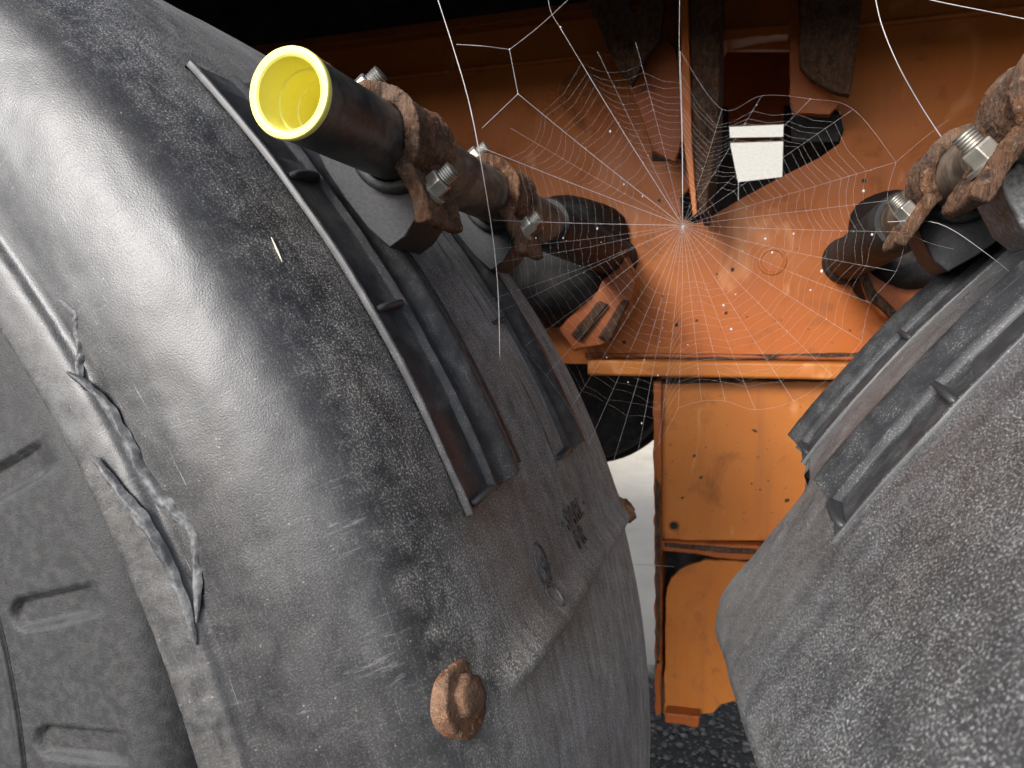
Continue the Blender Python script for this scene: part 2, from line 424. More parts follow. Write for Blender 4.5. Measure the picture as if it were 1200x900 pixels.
# rails: moulded channel + half-round bead + slot, running round the arc
RAIL_W = .070
RAIL_P = [(0, -.002), (0, .0006), (.0003, .0012), (.0008, .0014), (.0012, .0010), (.0018, .0002), (.0040, .0001), (.0250, .0004), (.0258, .0014), (.0266, .0036), (.0274, .0042), (.0284, .0038),
          (.0305, .0026), (.0335, .0022), (.0362, .0032), (.0388, .0051), (.0414, .0071), (.0440, .0087), (.0465, .0095), (.0490, .0092), (.0510, .0078), (.0524, .0054), (.0530, .0028), (.0534, .0004), (.0560, .0000),
          (.0592, .0002), (.0597, .0030), (.0604, .0038), (.0618, .0038), (.0624, .0022), (.0646, .0020), (.0652, .0036), (.0664, .0042), (.0690, .0038), (.0700, .0026), (.0702, -.002)]
RAIL_P = [(a * 1.09, b) for a, b in RAIL_P]; RAIL_W *= 1.09
def rail(parent, P, rad, y0, t_top, t_end, mat, skew, seed):
    """t_end = free lower end; skew = how many degrees the inner side stops short"""
    n = 90; m = len(RAIL_P)
    up = 1 if t_top > t_end else -1
    ac = [0]
    for a, b in zip(RAIL_P, RAIL_P[1:]): ac.append(ac[-1] + math.hypot(a[0] - b[0], a[1] - b[1]))
    def f_(i, j):
        yy, h = RAIL_P[j]
        te = t_end + up * skew * yy / RAIL_W + .10 * noise.noise(Vector((yy * 240, seed, 1)))
        t = te + (t_top - te) * i / (n - 1)
        wob = noise.noise(Vector((t * .25, yy * 40, seed))) * .0006 + noise.noise(Vector((t * 2.2, yy * 90, seed + 5))) * .00022
        return P(t, rad + h + wob * (1 if h > .001 else 0) + .0006, y0 + yy + wob), (t * .011, ac[j] + seed)
    v, f, uv = grid(n, m, f_)
    # close both ends down to the shell
    for i in (0, n - 1):
        base = len(v)
        for j in range(m):
            yy, h = RAIL_P[j]; te = t_end + up * skew * yy / RAIL_W; t = te if i == 0 else t_top
            v.append(P(t, rad - .003, y0 + yy)); uv.append((t * .011, ac[j]))
        for j in range(m - 1): f.append((i * m + j, i * m + j + 1, base + j + 1, base + j))
    me = fix_normals(mesh('rail', v, f, uv)); auto_smooth(me, 50)
    o = link('rail', me, mat, parent, smooth=False)
    # cream strip lying in the slot
    def g_(i, j):
        t = t_end + up * (skew * .8 + .5) + (t_top - t_end) * i / 39 * .85
        yy = (.0594, .0610, .0627)[j]
        return P(t, rad + (.0016, .0026, .0016)[j], y0 + yy), (0, 0)
    v, f, uv = grid(40, 3, g_)
    link('slot_strip', fix_normals(mesh('slot_strip', v, f)), M_CREAM, o)
    # little cross webs standing in the channel
    def web(t, ya, yb, h, nm='stop_web'):
        ps = []
        for k in range(9):
            q = k / 8; ps.append((ya + (yb - ya) * q, h * (1 - (2 * q - 1) ** 2) ** .5 * .45 + .0022 + h * .4 * q))
        vv, ff = [], []
        for dt in (-.07, .07):
            for yy, hh in ps: vv.append(P(t + dt * 1.2 + up * skew * yy / RAIL_W * .7, rad + hh, y0 + yy))
            for yy, hh in ps: vv.append(P(t + dt * 2.2 + up * skew * yy / RAIL_W * .7, rad + .001, y0 + yy))
        k = len(ps)
        for i in range(k - 1):
            ff += [(i, i + 1, k + i + 1, k + i), (2 * k + i, 3 * k + i, 3 * k + i + 1, 2 * k + i + 1), (i, 2 * k + i, 2 * k + i + 1, i + 1)]
        ff += [(0, k, 3 * k, 2 * k), (k - 1, 3 * k - 1 - 2 * k + 2 * k, 2 * k - 1, k - 1)][:1]
        link(nm, fix_normals(mesh(nm, vv, ff)), mat, o)
    return o, web
r1, web1 = rail(mgL, PL, .6165, .290, 45.6, 23.1, M_RAIL, .9, 1.0)
for t in (23.4, 32.1, 38.9): web1(t, .005, .0272, .0060)
web1(32.4, .0535, .0600, .006)
r2_, web2 = rail(mgL, PL, .6160, .432, 47.0, 22.6, M_RAIL, .9, 4.0)
for t in (23.0, 31.5, 39.5): web2(t, .005, .0272, .0060)
r3, web3 = rail(mgR, PR, .616, .272, 118, 146.9, M_RAILR, 1.2, 8.0)
for t in (146.4, 141.3, 135.0): web3(t, .005, .0272, .0060)
r4, web4 = rail(mgR, PR, .616, .432, 118, 146.9, M_RAILR, .6, 12.0)
for t in (146.4, 139.0, 133.0): web4(t, .005, .0272, .0060)

# torn strip of plastic along the outer lip
def torn(path, wd, seed, name='torn_flap'):
    n = len(path); v, f = [], []
    for i, (th, r, y) in enumerate(path):
        a, b = path[max(0, i - 1)], path[min(n - 1, i + 1)]
        d = (PL(b[0], b[1], b[2]) - PL(a[0], a[1], a[2])).normalized(); nrm = Vector((0, -1, 0)); s_ = d.cross(nrm).normalized()
        c = PL(th, r, y); k = math.sin(math.pi * min(1, (i + .6) / n)) ** .5
        for q in range(7):
            x = q / 6 * 2 - 1
            lift = -.0022 + (1 - x * x) * .0028 + .0011 * noise.noise(Vector((i * .55, q * .8, seed)))
            ww = wd * (1 + .55 * noise.noise(Vector((i * .35, seed, q * .2)))) * k
            v.append(c + s_ * x * ww + nrm * (lift * k - .0008))
    for i in range(n - 1):
        for q in range(6): f.append((i * 7 + q, i * 7 + q + 1, (i + 1) * 7 + q + 1, (i + 1) * 7 + q))
    o = link(name, fix_normals(mesh(name, v, f, [(p.x * 1.0, p.z) for p in v])), M_FLAP, mgL)
    sub = o.modifiers.new('s', 'SUBSURF'); sub.levels = 1; sub.render_levels = 2
    return o
M_FLAP = m_plain('worn_pale_plastic', (.050, .051, .054), .55, 350, .5, .35, .3, (.32, .32, .31))
def lpath(pts, n=7): return catmull(pts, n)
torn(lpath([(37.9, .5385, .2228), (37.0, .541, .2222), (36.4, .537, .2225), (35.7, .5345, .2220), (35.1, .531, .2205), (34.2, .530, .2180)]), .0026, 1.0)
torn(lpath([(35.0, .5295, .2165), (33.4, .5335, .2195), (31.6, .5335, .2205), (29.8, .533, .2210), (28.2, .5365, .2215), (27.2, .5405, .2225), (26.4, .540, .2228), (25.2, .536, .2215), (23.6, .531, .2195)], 9), .0034, 2.0)
torn(lpath([(31.5, .522, .2150), (29.5, .5255, .2155), (27.5, .529, .2165), (25.5, .5295, .2180), (22.8, .5285, .2180)], 8), .0030, 5.0)

# rusty screws through the left mudguard
def screw(th, y, big, label=None):
    e = 1e-3
    p = PL(th, left_r(y) + ridge_h(th, y), y); a = PL(th + .1, left_r(y), y) - p; b = PL(th, left_r(y + e), y + e) - p
    n = a.cross(b).normalized()
    if n.dot(PL(th, 1, y) - PL(th, 0, y)) < 0: n = -n
    n = (n + (PL(th, 1, y) - PL(th, 0, y)) * 1.3).normalized(); a = (a - n * a.dot(n))
    p = p + n * .0004
    rr = .0140 * big
    o = lathe('washer', [(-.006, rr * 1.0), (.0002, rr), (.0009, rr * .95), (.0011, rr * .85), (.0010, rr * .5), (.0010, 0)], p + n * .0002, n, M_RUSTP, mgL, 30, 60)
    for vtx in o.data.vertices:
        d = vtx.co - p; k = noise.noise(vtx.co * 130 + Vector((0, 0, 9)))
        vtx.co += d * k * .07 + n * k * .0007
    tt = a.normalized()
    c = p + tt * .0006 + n * .0012 + Vector((0, .0006, 0)); v = []; f = []
    m = 24
    prof = [(-.001, .0086), (.0026, .0086), (.0034, .0080), (.0038, .0062), (.0039, 0)]
    x = tt; yv = n.cross(x)
    for h, r_ in prof:
        for k in range(m):
            an = 2 * math.pi * k / m
            hexr = math.cos(math.pi / 6) / math.cos((an % (math.pi / 3)) - math.pi / 6)
            rad = r_ * big * (.10 + .90 * hexr) * (1 + .10 * noise.noise(Vector((math.cos(an), math.sin(an), th))))
            v.append(c + n * (h * big + .0004 * noise.noise(Vector((math.cos(an) * 2, h * 300, 1)))) + (x * math.cos(an) + yv * math.sin(an)) * rad)
    for i in range(len(prof) - 1):
        for k in range(m): f.append((i * m + k, i * m + (k + 1) % m, (i + 1) * m + (k + 1) % m, (i + 1) * m + k))
    link('screw_head', fix_normals(mesh('screw_head', v, f)), M_RUSTH, o)
screw(17.45, .2530, 1.0)
screw(17.3, .562, .75)

# moulded lettering and mark
def shell_bump(th, y): return ridge_h(th, y) + noise.noise(Vector((th * .05, y * 9, 1.3))) * .0022 + noise.noise(Vector((th * .22, y * 30, 5.1))) * .0004
def letters(txt, th, y, size, ext=.0008):
    cu = bpy.data.curves.new('moulded_lettering', 'FONT'); cu.body = txt; cu.size = size; cu.extrude = ext; cu.bevel_depth = .00015
    tmp = bpy.data.objects.new('tmp', cu); COL.objects.link(tmp)
    dg = bpy.context.evaluated_depsgraph_get(); me = bpy.data.meshes.new_from_object(tmp.evaluated_get(dg)); bpy.data.objects.remove(tmp); bpy.data.curves.remove(cu)
    me.name = 'moulded_lettering'
    for vtx in me.vertices:
        x, yy, z = vtx.co
        vtx.co = PL(th + math.degrees(yy / RR), .6165 + 1.3 * z + shell_bump(th + math.degrees(yy / RR), y + x), y + x)
    o = link('moulded_lettering', me, M_LET, mgL, smooth=False); return o
M_LET = m_plain('lettering_plastic', (.020, .020, .020), .6, 500, .2, .2, .25, (.2, .18, .16))
letters('\u00b7 SARL \u00b7', 19.4, .402, .0175)
letters('F R', 18.2, .418, .015)
def ring(th, y, ra, rb, w_, name='moulded_mark'):
    pts = []
    for k in range(41):
        an = 2 * math.pi * k / 40
        ta = th + math.degrees(math.sin(an) * rb / RR); ya = y + math.cos(an) * ra
        pts.append(PL(ta, .6168 + shell_bump(ta, ya), ya))
    return tube_geo(pts, w_, 6, False)
gs = [ring(19.25, .352, .0085, .0105, .0008), ring(17.95, .349, .0062, .0062, .0008)]
gs.append(ring(19.2, .354, .0016, .0016, .0012)); gs.append(tube_geo([PL(a, .6168 + shell_bump(a, b), b) for a, b in ((19.6, .354), (18.6, .3545), (18.4, .349))], .0008, 6))
v, f = join_geo(gs); link('moulded_mark', mesh('moulded_mark', v, f), M_FLAP, mgL)

# ------------------------------------------------------------------ tyre at the left
def make_tyre():
    root = empty('wheel', (CLx - .031, .40, CLz + .075), 'black truck wheel whose tyre shoulder with oblong recesses shows under the left mudguard', 'wheel')
    prof = catmull([(.322, .235), (.302, .265), (.284, .300), (.278, .330), (.2772, .3530), (.2768, .3545), (.2750, .3560), (.2750, .3590), (.2768, .3605), (.277, .364), (.2772, .40), (.2776, .428), (.2792, .437), (.2835, .445), (.293, .453), (.308, .460), (.330, .465), (.40, .468), (.49, .467), (.53, .462), (.545, .45), (.545, .35), (.52, .28), (.50, .235)], 5)
    # finer rows through the recess zone
    rows = []
    for a, b in zip(prof, prof[1:]):
        k = max(1, int(math.hypot(a[0] - b[0], a[1] - b[1]) / .0016)) if (.362 < a[1] < .45 and a[0] < .32) else 1
        for q in range(k): rows.append((a[0] + (b[0] - a[0]) * q / k, a[1] + (b[1] - a[1]) * q / k))
    rows.append(prof[-1])
    NT_ = 36 * 40
    def f_(i, j):
        th = i * 360 / NT_; y, r = rows[j]
        if .362 < r < .455 and y < .32:
            d = ((th - 15.6 + 5) % 10) - 5
            dist = math.hypot(max(0, .3765 - r), math.radians(d) * r)
            y += .0042 * smoothstep(.0083, .0068, dist) * (1 - smoothstep(.410, .432, r))
        return Vector((CLx - .031 + math.cos(R(th)) * r, y, CLz + .075 + math.sin(R(th)) * r)), (th * .0075, r)
    v, f, uv = grid(NT_, len(rows), f_, closed_u=True)
    me = fix_normals(mesh('tyre', v, f, uv)); link('tyre', me, M_TYRE, root)
    lathe('rim', [(.0, .262), (.012, .258), (.03, .24), (.09, .23), (.10, .12), (.085, .10), (.085, 0)], (CLx - .031, .295, CLz + .075), (0, 1, 0), M_DARK, root, 64)
make_tyre()

# ------------------------------------------------------------------ stays: tube, caps, clamps
def stay(P, C0, th, mirror, label, dusty, y_clamps, y_end):
    """tube along Y fixed to the frame; local frame e_t (down the arc), e_r (outward)"""
    cx, cz = C0; rad = .658
    er = Vector((math.cos(R(th)), 0, math.sin(R(th))))
    et = Vector((math.sin(R(th)), 0, -math.cos(R(th)))) * (1 if not mirror else -1)
    ax = Vector((cx, 0, cz)) + er * rad
    root = empty('mudguard_stay', ax + Vector((0, y_end, 0)), label, 'mudguard stay', 'clamped stays holding the mudguards')
    ey = Vector((0, 1, 0))
    def L(t, r, y): return ax + et * t + er * r + ey * y
    rt = .0157
    # tube
    y0 = .2395
    lathe('tube', [(y0 + .02, rt - .0022), (y0, rt - .0022), (y0, rt - .0004), (y0 + .0006, rt), (.335, rt), (.336, rt)], ax, ey, M_TUBE, root, 64)
    def tb(i, j):
        an = 2 * math.pi * j / 48; y = .335 + (y_end - .02 - .335) * i / 60
        r = rt + .0002 + .0007 * noise.noise(Vector((math.cos(an) * 2, math.sin(an) * 2, y * 40))) * smoothstep(.335, .36, y)
        return ax + ey * y + Vector((math.cos(an) * r, 0, math.sin(an) * r)), (0, 0)
    v, f, uv = grid(61, 48, tb, closed_v=True)
    link('worn_tube', fix_normals(mesh('worn_tube', v, f)), M_TUBERUST, root)
    # yellow plug
    lathe('end_cap', [(y0 - .0002, .0154), (y0 - .0003, .0158), (y0 - .0012, .0163), (y0 - .0030, .0163), (y0 - .0036, .0160), (y0 - .0037, .0154), (y0 - .0034, .0133), (y0 - .0028, .0127),
                      (y0 + .008, .0120), (y0 + .0083, .0114), (y0 + .018, .0106), (y0 + .0183, .0099), (y0 + .028, .0091), (y0 + .0283, .0062), (y0 + .035, .0059), (y0 + .035, 0)], ax, ey, M_YELLOW, root, 64, 25)
    # socket on the frame
    lathe('socket', [(y_end - .33, rt + .0005), (y_end - .33, rt + .004), (y_end - .325, rt + .0055), (y_end - .02, rt + .0065), (y_end - .018, rt + .0095), (y_end, rt + .011), (y_end + .004, rt + .011)], ax, ey, M_DARK, root, 40)
    # dark disc standing in for shade and bracket where the socket meets the frame
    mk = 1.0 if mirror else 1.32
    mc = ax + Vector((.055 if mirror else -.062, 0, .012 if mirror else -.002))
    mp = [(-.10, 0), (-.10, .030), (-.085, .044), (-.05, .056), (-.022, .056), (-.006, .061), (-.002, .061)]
    mo = lathe('shade_mount', [(y_end + h, r_ * mk) for h, r_ in mp], mc, ey, M_DARK, root, 40, 50)
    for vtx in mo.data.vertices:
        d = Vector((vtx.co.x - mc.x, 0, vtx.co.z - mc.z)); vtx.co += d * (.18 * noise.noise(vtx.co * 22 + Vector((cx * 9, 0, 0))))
    for ci, yc in enumerate(y_clamps):
        msad = M_SADDLER if dusty and ci == 0 else M_SADDLE
        w2 = .0215
        # rubber saddle block, notched for the tube
        out = [(-.0335, -.0315), (-.0345, -.022), (-.031, -.010), (-.0285, -.0045), (-.0185, -.0040)]
        for k in range(13):
            a = math.pi + math.pi * k / 12
            out.append((math.cos(a) * .0172, math.sin(a) * .0172 - .0005))
        out += [(.0185, -.0040), (.0285, -.0045), (.031, -.010), (.0345, -.022), (.0335, -.0315), (.018, -.0345), (0, -.0352), (-.018, -.0345)]
        sad = prism('saddle', [L(t, r, yc + .004) for t, r in out], ey, .034, msad, root, .0032, smooth_ang=40)
        # collar lip round the lower half of the tube at the outer face
        def col(i, j):
            a = math.pi * 1.02 + math.pi * .96 * i / 24
            q = [(.0166, -.0065), (.0190, -.0072), (.0210, -.0058), (.0214, .001)][j]
            return L(math.cos(a) * q[0], math.sin(a) * q[0], yc + .004 + q[1]), (0, 0)
        v, f, uv = grid(25, 4, col)
        link('collar', fix_normals(mesh('collar', v, f)), msad, sad)
        # rusted strap
        path = [(-.041, -.0035), (-.034, -.002), (-.028, -.0012), (-.0225, .0005)]
        for k in range(15):
            a = math.pi * (1.0 - k / 14) ; path.append((math.cos(a) * .0165, math.sin(a) * .0165 + .0004))
        path += [(.0225, .0005), (.028, -.0012), (.035, -.0030), (.0445, -.0065)]
        path = catmull(path, 3); n = len(path); ring_ = []
        seedv = Vector((3.1 * ci + (7 if mirror else 0), 1.7, 0))
        NY = 15
        V, F = [], []
        for side in (0, 1):
            for i in range(n):
                a, b = path[max(0, i - 1)], path[min(n - 1, i + 1)]
                tx, ty = b[0] - a[0], b[1] - a[1]; ll = math.hypot(tx, ty); nx, ny = -ty / ll, tx / ll
                fl = smoothstep(.020, .030, abs(path[i][0]))
                for j in range(NY):
                    q = j / (NY - 1) * 2 - 1
                    wj = w2 * (1.0 + .22 * noise.noise(seedv + Vector((i * .22, 5 * (q > 0), side * .3))))
                    wav = .0034 * noise.noise(seedv + Vector((i * .16, 2.5 + (q > 0) * 4, 0))) * abs(q)
                    pp = seedv + Vector((i * .28, j * .45, side * 3))
                    th_ = (.0044 + .0024 * abs(q) ** 3) if side else -.0002
                    th_ += .0006 * noise.noise(pp) * side + .0004 * noise.noise(pp * 2.7)
                    if side == 0: th_ -= .0012 * abs(q) ** 4
                    V.append(L(path[i][0] + nx * th_, path[i][1] + ny * th_, yc + q * wj + wav))
        o0, o1 = 0, n * NY
        for i in range(n - 1):
            for j in range(NY - 1):
                F.append((i * NY + j, i * NY + j + 1, (i + 1) * NY + j + 1, (i + 1) * NY + j))
                F.append((o1 + i * NY + j, o1 + (i + 1) * NY + j, o1 + (i + 1) * NY + j + 1, o1 + i * NY + j + 1))
            for j in (0, NY - 1): F.append((i * NY + j, (i + 1) * NY + j, o1 + (i + 1) * NY + j, o1 + i * NY + j))
        for i in (0, n - 1):
            for j in range(NY - 1): F.append((i * NY + j, i * NY + j + 1, o1 + i * NY + j + 1, o1 + i * NY + j))
        me = fix_normals(mesh('strap', V, F))
        st = link('strap', me, M_RUST, root)
        sb = st.modifiers.new('s', 'SUBSURF'); sb.levels = 1; sb.render_levels = 2
        tex = bpy.data.textures.new('flakes', 'CLOUDS'); tex.noise_scale = .0022; tex.noise_depth = 3
        dm = st.modifiers.new('d', 'DISPLACE'); dm.texture = tex; dm.strength = .0013; dm.mid_level = .5; dm.texture_coords = 'LOCAL'
        # bolts
        for sgn in (-1, 1):
            base = L(sgn * .0285, .0030, yc - .002)
            v, f = [], []
            prof = [(0, .0061), (.0062, .0061), (.0068, .0055)]
            x, yv = et, ey
            rot = .5 + sgn * .3
            for h, r_ in prof:
                for k in range(6):
                    an = rot + k * math.pi / 3; v.append(base + er * h + (x * math.cos(an) + yv * math.sin(an)) * r_)
            for i in range(2):
                for k in range(6): f.append((i * 6 + k, i * 6 + (k + 1) % 6, (i + 1) * 6 + (k + 1) % 6, (i + 1) * 6 + k))
            f.append(tuple(range(12, 18)))
            nu = link('nut', fix_normals(mesh('nut', v, f)), M_ZINC, st, smooth=False); bevel(nu, .0005, 2, 20)
            wsh = lathe('nut_washer', [(-.0012, .0082), (.0004, .0082), (.0007, .0078), (.0007, 0)], base, er, M_ZINC, st, 28)
            pr = [(.0072, .0040)]
            k = 0; h = .0072
            while h < .0128:
                pr += [(h + .0006, .0036), (h + .0012, .0040)]; h += .0012
            pr += [(.0134, .0034), (.0134, 0)]
            lathe('stud', pr, base, er, M_ZINC, st, 20, 60)
    return root
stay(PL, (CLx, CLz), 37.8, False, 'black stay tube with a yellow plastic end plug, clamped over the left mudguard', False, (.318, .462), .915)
stay(PR, (CRx, CRz), 132.5, True, 'stay tube at the right edge with pale dusty saddle and flaking strap', True, (.305, .440), .915)

# ------------------------------------------------------------------ orange truck frame
YC = .915
def A(px, py, y=YC): return at(px, py, y)
fr = empty('truck_chassis', A(850, 430), 'orange steel truck frame with ribs and cut-outs, filling the gap between the mudguards', 'truck frame')
# main web plate with a cut window, as an outline that runs round the window
xl, xr = A(-700, 300).x, A(2300, 300).x
zt, zb = H + .406 * YC, A(800, 428).z
win = [A(842, 58), A(842, 180), A(797, 232), A(800, 256), A(815, 262), A(830, 256), A(870, 232), A(920, 205), A(960, 185), A(984, 168), A(990, 150), A(984, 128), A(950, 112), A(926, 58)]
def zc(p): return Vector((p.x, YC, p.z))
win = [zc(p) for p in win]
outer = [Vector((xl, YC, zb)), Vector((win[4].x, YC, zb)), ]
# left part of web, right part of web, butt-joined along lines above and below the window
mid = win[5]
left_out = [Vector((xl, YC, zb)), Vector((mid.x, YC, zb)), win[5], win[4], win[3], win[2], win[1], win[0], Vector((win[0].x, YC, zt)), Vector((xl, YC, zt))]
right_out = [Vector((mid.x, YC, zb)), Vector((xr, YC, zb)), Vector((xr, YC, zt)), Vector((win[0].x, YC, zt)), win[0]] + win[:4:-1][:-0 or None]
right_out = [Vector((mid.x, YC, zb)), Vector((xr, YC, zb)), Vector((xr, YC, zt)), Vector((win[0].x, YC, zt)), win[0], win[13], win[12], win[11], win[10], win[9], win[8], win[7], win[6], win[5]]
def plate(name, pts, y, th, mat, bev=.0012):
    """outline in the XZ plane filled with a fine triangulation, th thick towards +Y"""
    n = len(pts); tri = tessellate_polygon([[Vector((p.x, p.z, 0)) for p in pts]])
    v = [(p.x, y, p.z) for p in pts] + [(p.x, y + th, p.z) for p in pts]
    f_ = [tuple(t) for t in tri] + [tuple(i + n for i in reversed(t)) for t in tri] + [(i, (i + 1) % n, (i + 1) % n + n, i + n) for i in range(n)]
    me = fix_normals(mesh(name, v, f_)); auto_smooth(me, 30)
    return link(name, me, mat, fr, smooth=False)
plate('web_plate', left_out, YC, .009, M_ORANGE); plate('web_plate', right_out, YC, .009, M_ORANGE)
# top flange and crease
box('top_flange', (xl, YC - .022, H + .405 * YC), (win[0].x - .006, YC - .0006, H + .418 * YC), M_ORANGED, fr)
box('rib', (xl, YC - .007, H + .353 * YC), (win[0].x - .002, YC - .0005, H + .359 * YC), M_ORANGE, fr, .002)
box('rib', (win[13].x + .06, YC - .007, H + .353 * YC), (xr, YC - .0005, H + .359 * YC), M_ORANGE, fr, .002)
# bottom flange
fz1, fz0 = A(850, 424, YC - .05).z, A(850, 443, YC - .05).z
box('bottom_flange', (A(688, 430, YC - .05).x, YC - .05, fz0), (xr, YC + .02, fz1), M_ORANGEL, fr, .003)
wv = [Vector((A(690, 0).x + i * .02, YC - .002 + .001 * noise.noise(Vector((i, 0, 0))), fz1 + .004 + .0012 * noise.noise(Vector((i * .7, 4, 0))))) for i in range(24)]
v, f = tube_geo(wv, [.0035 + .001 * noise.noise(Vector((i * 1.3, 2, 1))) for i in range(24)], 8); link('weld_bead', mesh('weld_bead', v, f), M_ORANGED, fr)
# lower panel, its edges, the hanger below
YP = YC - .02
def B(px, py, y=YP): return at(px, py, y)
prism('lower_panel', [B(775, 436), B(1060, 436), B(1060, 634), B(775, 634)], (0, 1, 0), .008, M_ORANGEL, fr)
prism('panel_edge', [B(765.5, 446, YP - .012), B(775, 446, YP - .012), B(775, 838, YP - .012), B(768, 838, YP - .012)], (0, 1, 0), .05, M_ORANGED, fr, .0015, .002, 3)
prism('panel_flange', [B(775.5, 634, YP - .012), B(1060, 650, YP - .012), B(1060, 668, YP - .012), B(840, 655, YP - .012), B(790, 647, YP - .012), B(775.5, 646, YP - .012)], (0, 1, 0), .03, M_ORANGED, fr, .002, .002, 5)
box('gap_shade_plate', (B(774, 0).x, YP + .04, B(800, 815).z), (B(1100, 0).x, YP + .045, B(800, 450).z), M_DARK, fr)  # dark sheet added to block daylight, so the panel gap looks black
prism('hanger_panel', [B(780, 700), B(786, 678), B(800, 666), B(826, 656), B(1060, 668), B(1060, 835), B(884, 835), B(862, 822), B(845, 826), B(836, 836), B(820, 838), B(778, 838)], (0, 1, 0), .008, M_ORANGEL, fr, .0015, .002, 6)
prism('bottom_lip', [B(779, 836, YP - .02), B(820, 840, YP - .02), B(818, 853, YP - .02), B(779, 847, YP - .02)], (0, 1, 0), .03, M_ORANGED, fr, .0015, .0015, 7)
lathe('bolt_hole', [(0, .0065), (-.0016, .0065), (-.0020, .0055), (-.0016, .0045), (.0, .0042)], B(790, 616), (0, 1, 0), M_ORANGED, fr, 24)
lathe('hole_plug', [(-.0006, .0043), (-.0006, 0)], B(790, 616), (0, 1, 0), M_DARK, fr, 20)
prism('seam', [B(776, 443.5, YP - .004), B(1060, 441, YP - .004), B(1060, 447, YP - .004), B(900, 447.5, YP - .004), B(776, 450, YP - .004)], (0, 1, 0), .003, M_RUSTD, fr, .0008, .001, 31)
prism('seam', [B(768, 560, YP - .0155), B(774, 570, YP - .0155), B(773, 760, YP - .0155), B(769, 780, YP - .0155)], (0, 1, 0), .003, M_RUSTD, fr, .0008, .0012, 33)
prism('seam', [B(778, 636, YP - .0155), B(840, 641, YP - .0155), B(960, 650, YP - .0155), B(960, 655, YP - .0155), B(840, 647, YP - .0155), B(779, 641, YP - .0155)], (0, 1, 0), .003, M_RUSTD, fr, .0008, .0012, 35)
prism('seam', [A(735, 418.5, YC - .005), A(1060, 412, YC - .005), A(1060, 418, YC - .005), A(735, 424, YC - .005)], (0, 1, 0), .004, M_RUSTD, fr, .0008, .001, 37)
lathe('blank_plug', [(0, .016), (-.0015, .0155), (-.0018, .0125), (-.0006, .0118), (-.0008, 0)], A(905, 306), (0, 1, 0), M_ORANGE, fr, 32)
rd = random.Random(5); gs = []
for i in range(150):
    if i < 80: p = A(rd.uniform(690, 1040), rd.uniform(270, 412), YC)
    else: p = B(rd.uniform(780, 960), rd.uniform(455, 625), YP)
    r_ = rd.uniform(.0005, .0016) * (2.2 if rd.random() < .10 else 1); m = 7; v = [p + Vector((0, -r_ * .5, 0))]
    ex = rd.uniform(.6, 1.8); ro = rd.uniform(0, 3)
    for k in range(m):
        a = k * 2 * math.pi / m; q = r_ * rd.uniform(.6, 1.3); x_, z_ = math.cos(a) * q * ex, math.sin(a) * q
        v.append(p + Vector((x_ * math.cos(ro) - z_ * math.sin(ro), .0005, x_ * math.sin(ro) + z_ * math.cos(ro))))
    gs.append((v, [(0, 1 + k, 1 + (k + 1) % m) for k in range(m)]))
v, f = join_geo(gs); tag(link('dried_mud_speck', fix_normals(mesh('dried_mud_speck', v, f)), M_RUSTD, fr), kind='stuff')
# upright gusset fin beside the window
fin = [A(806, -60, YC - .11), A(846, -60, YC - .11), A(842, 150, YC - .11), A(832, 215, YC - .11), A(826, 252, YC - .11), A(818, 250, YC - .11), A(812, 170, YC - .11)]
prism('gusset', fin, (0, 1, 0), .10, M_RUSTD, fr, .0015, .0015, 1)
prism('gusset', [A(797, -40, YC - .115), A(805, -40, YC - .115), A(811, 170, YC - .115), A(817, 250, YC - .115), A(812, 253, YC - .115), A(799, 150, YC - .115)], (0, 1, 0), .012, M_ORANGE, fr, .001)
# ragged lip over the window
prism('window_lip', [A(828, 36, YC - .03), A(925, 28, YC - .03), A(925, 40, YC - .03), A(890, 42, YC - .03), A(850, 47, YC - .03), A(846, 56, YC - .03), A(828, 54, YC - .03)], (0, 1, 0), .04, M_ORANGE, fr, .001, .0015, 2)
# plate behind the window and a sleeve below it that leave a square opening to the daylight
YB = YC + .16
prism('inner_plate', [at(740, 10, YB), at(1040, -20, YB), at(1040, 112, YB), at(930, 122, YB), at(919, 122.3, YB), at(918.6, 144, YB), at(853.8, 147, YB), at(853, 124, YB), at(740, 124, YB)], (0, 1, 0), .01, M_ORANGED, fr)
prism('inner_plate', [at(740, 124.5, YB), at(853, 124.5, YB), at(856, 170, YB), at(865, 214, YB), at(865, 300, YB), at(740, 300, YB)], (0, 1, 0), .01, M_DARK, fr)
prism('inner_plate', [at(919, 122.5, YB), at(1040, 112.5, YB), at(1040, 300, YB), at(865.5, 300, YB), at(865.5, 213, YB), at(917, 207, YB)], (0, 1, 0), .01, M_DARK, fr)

prism('inner_rail', [at(854, 161, YB + .02), at(919, 160, YB + .02), at(919, 164, YB + .02), at(854, 166, YB + .02)], (0, 1, 0), .01, M_ORANGED, fr)
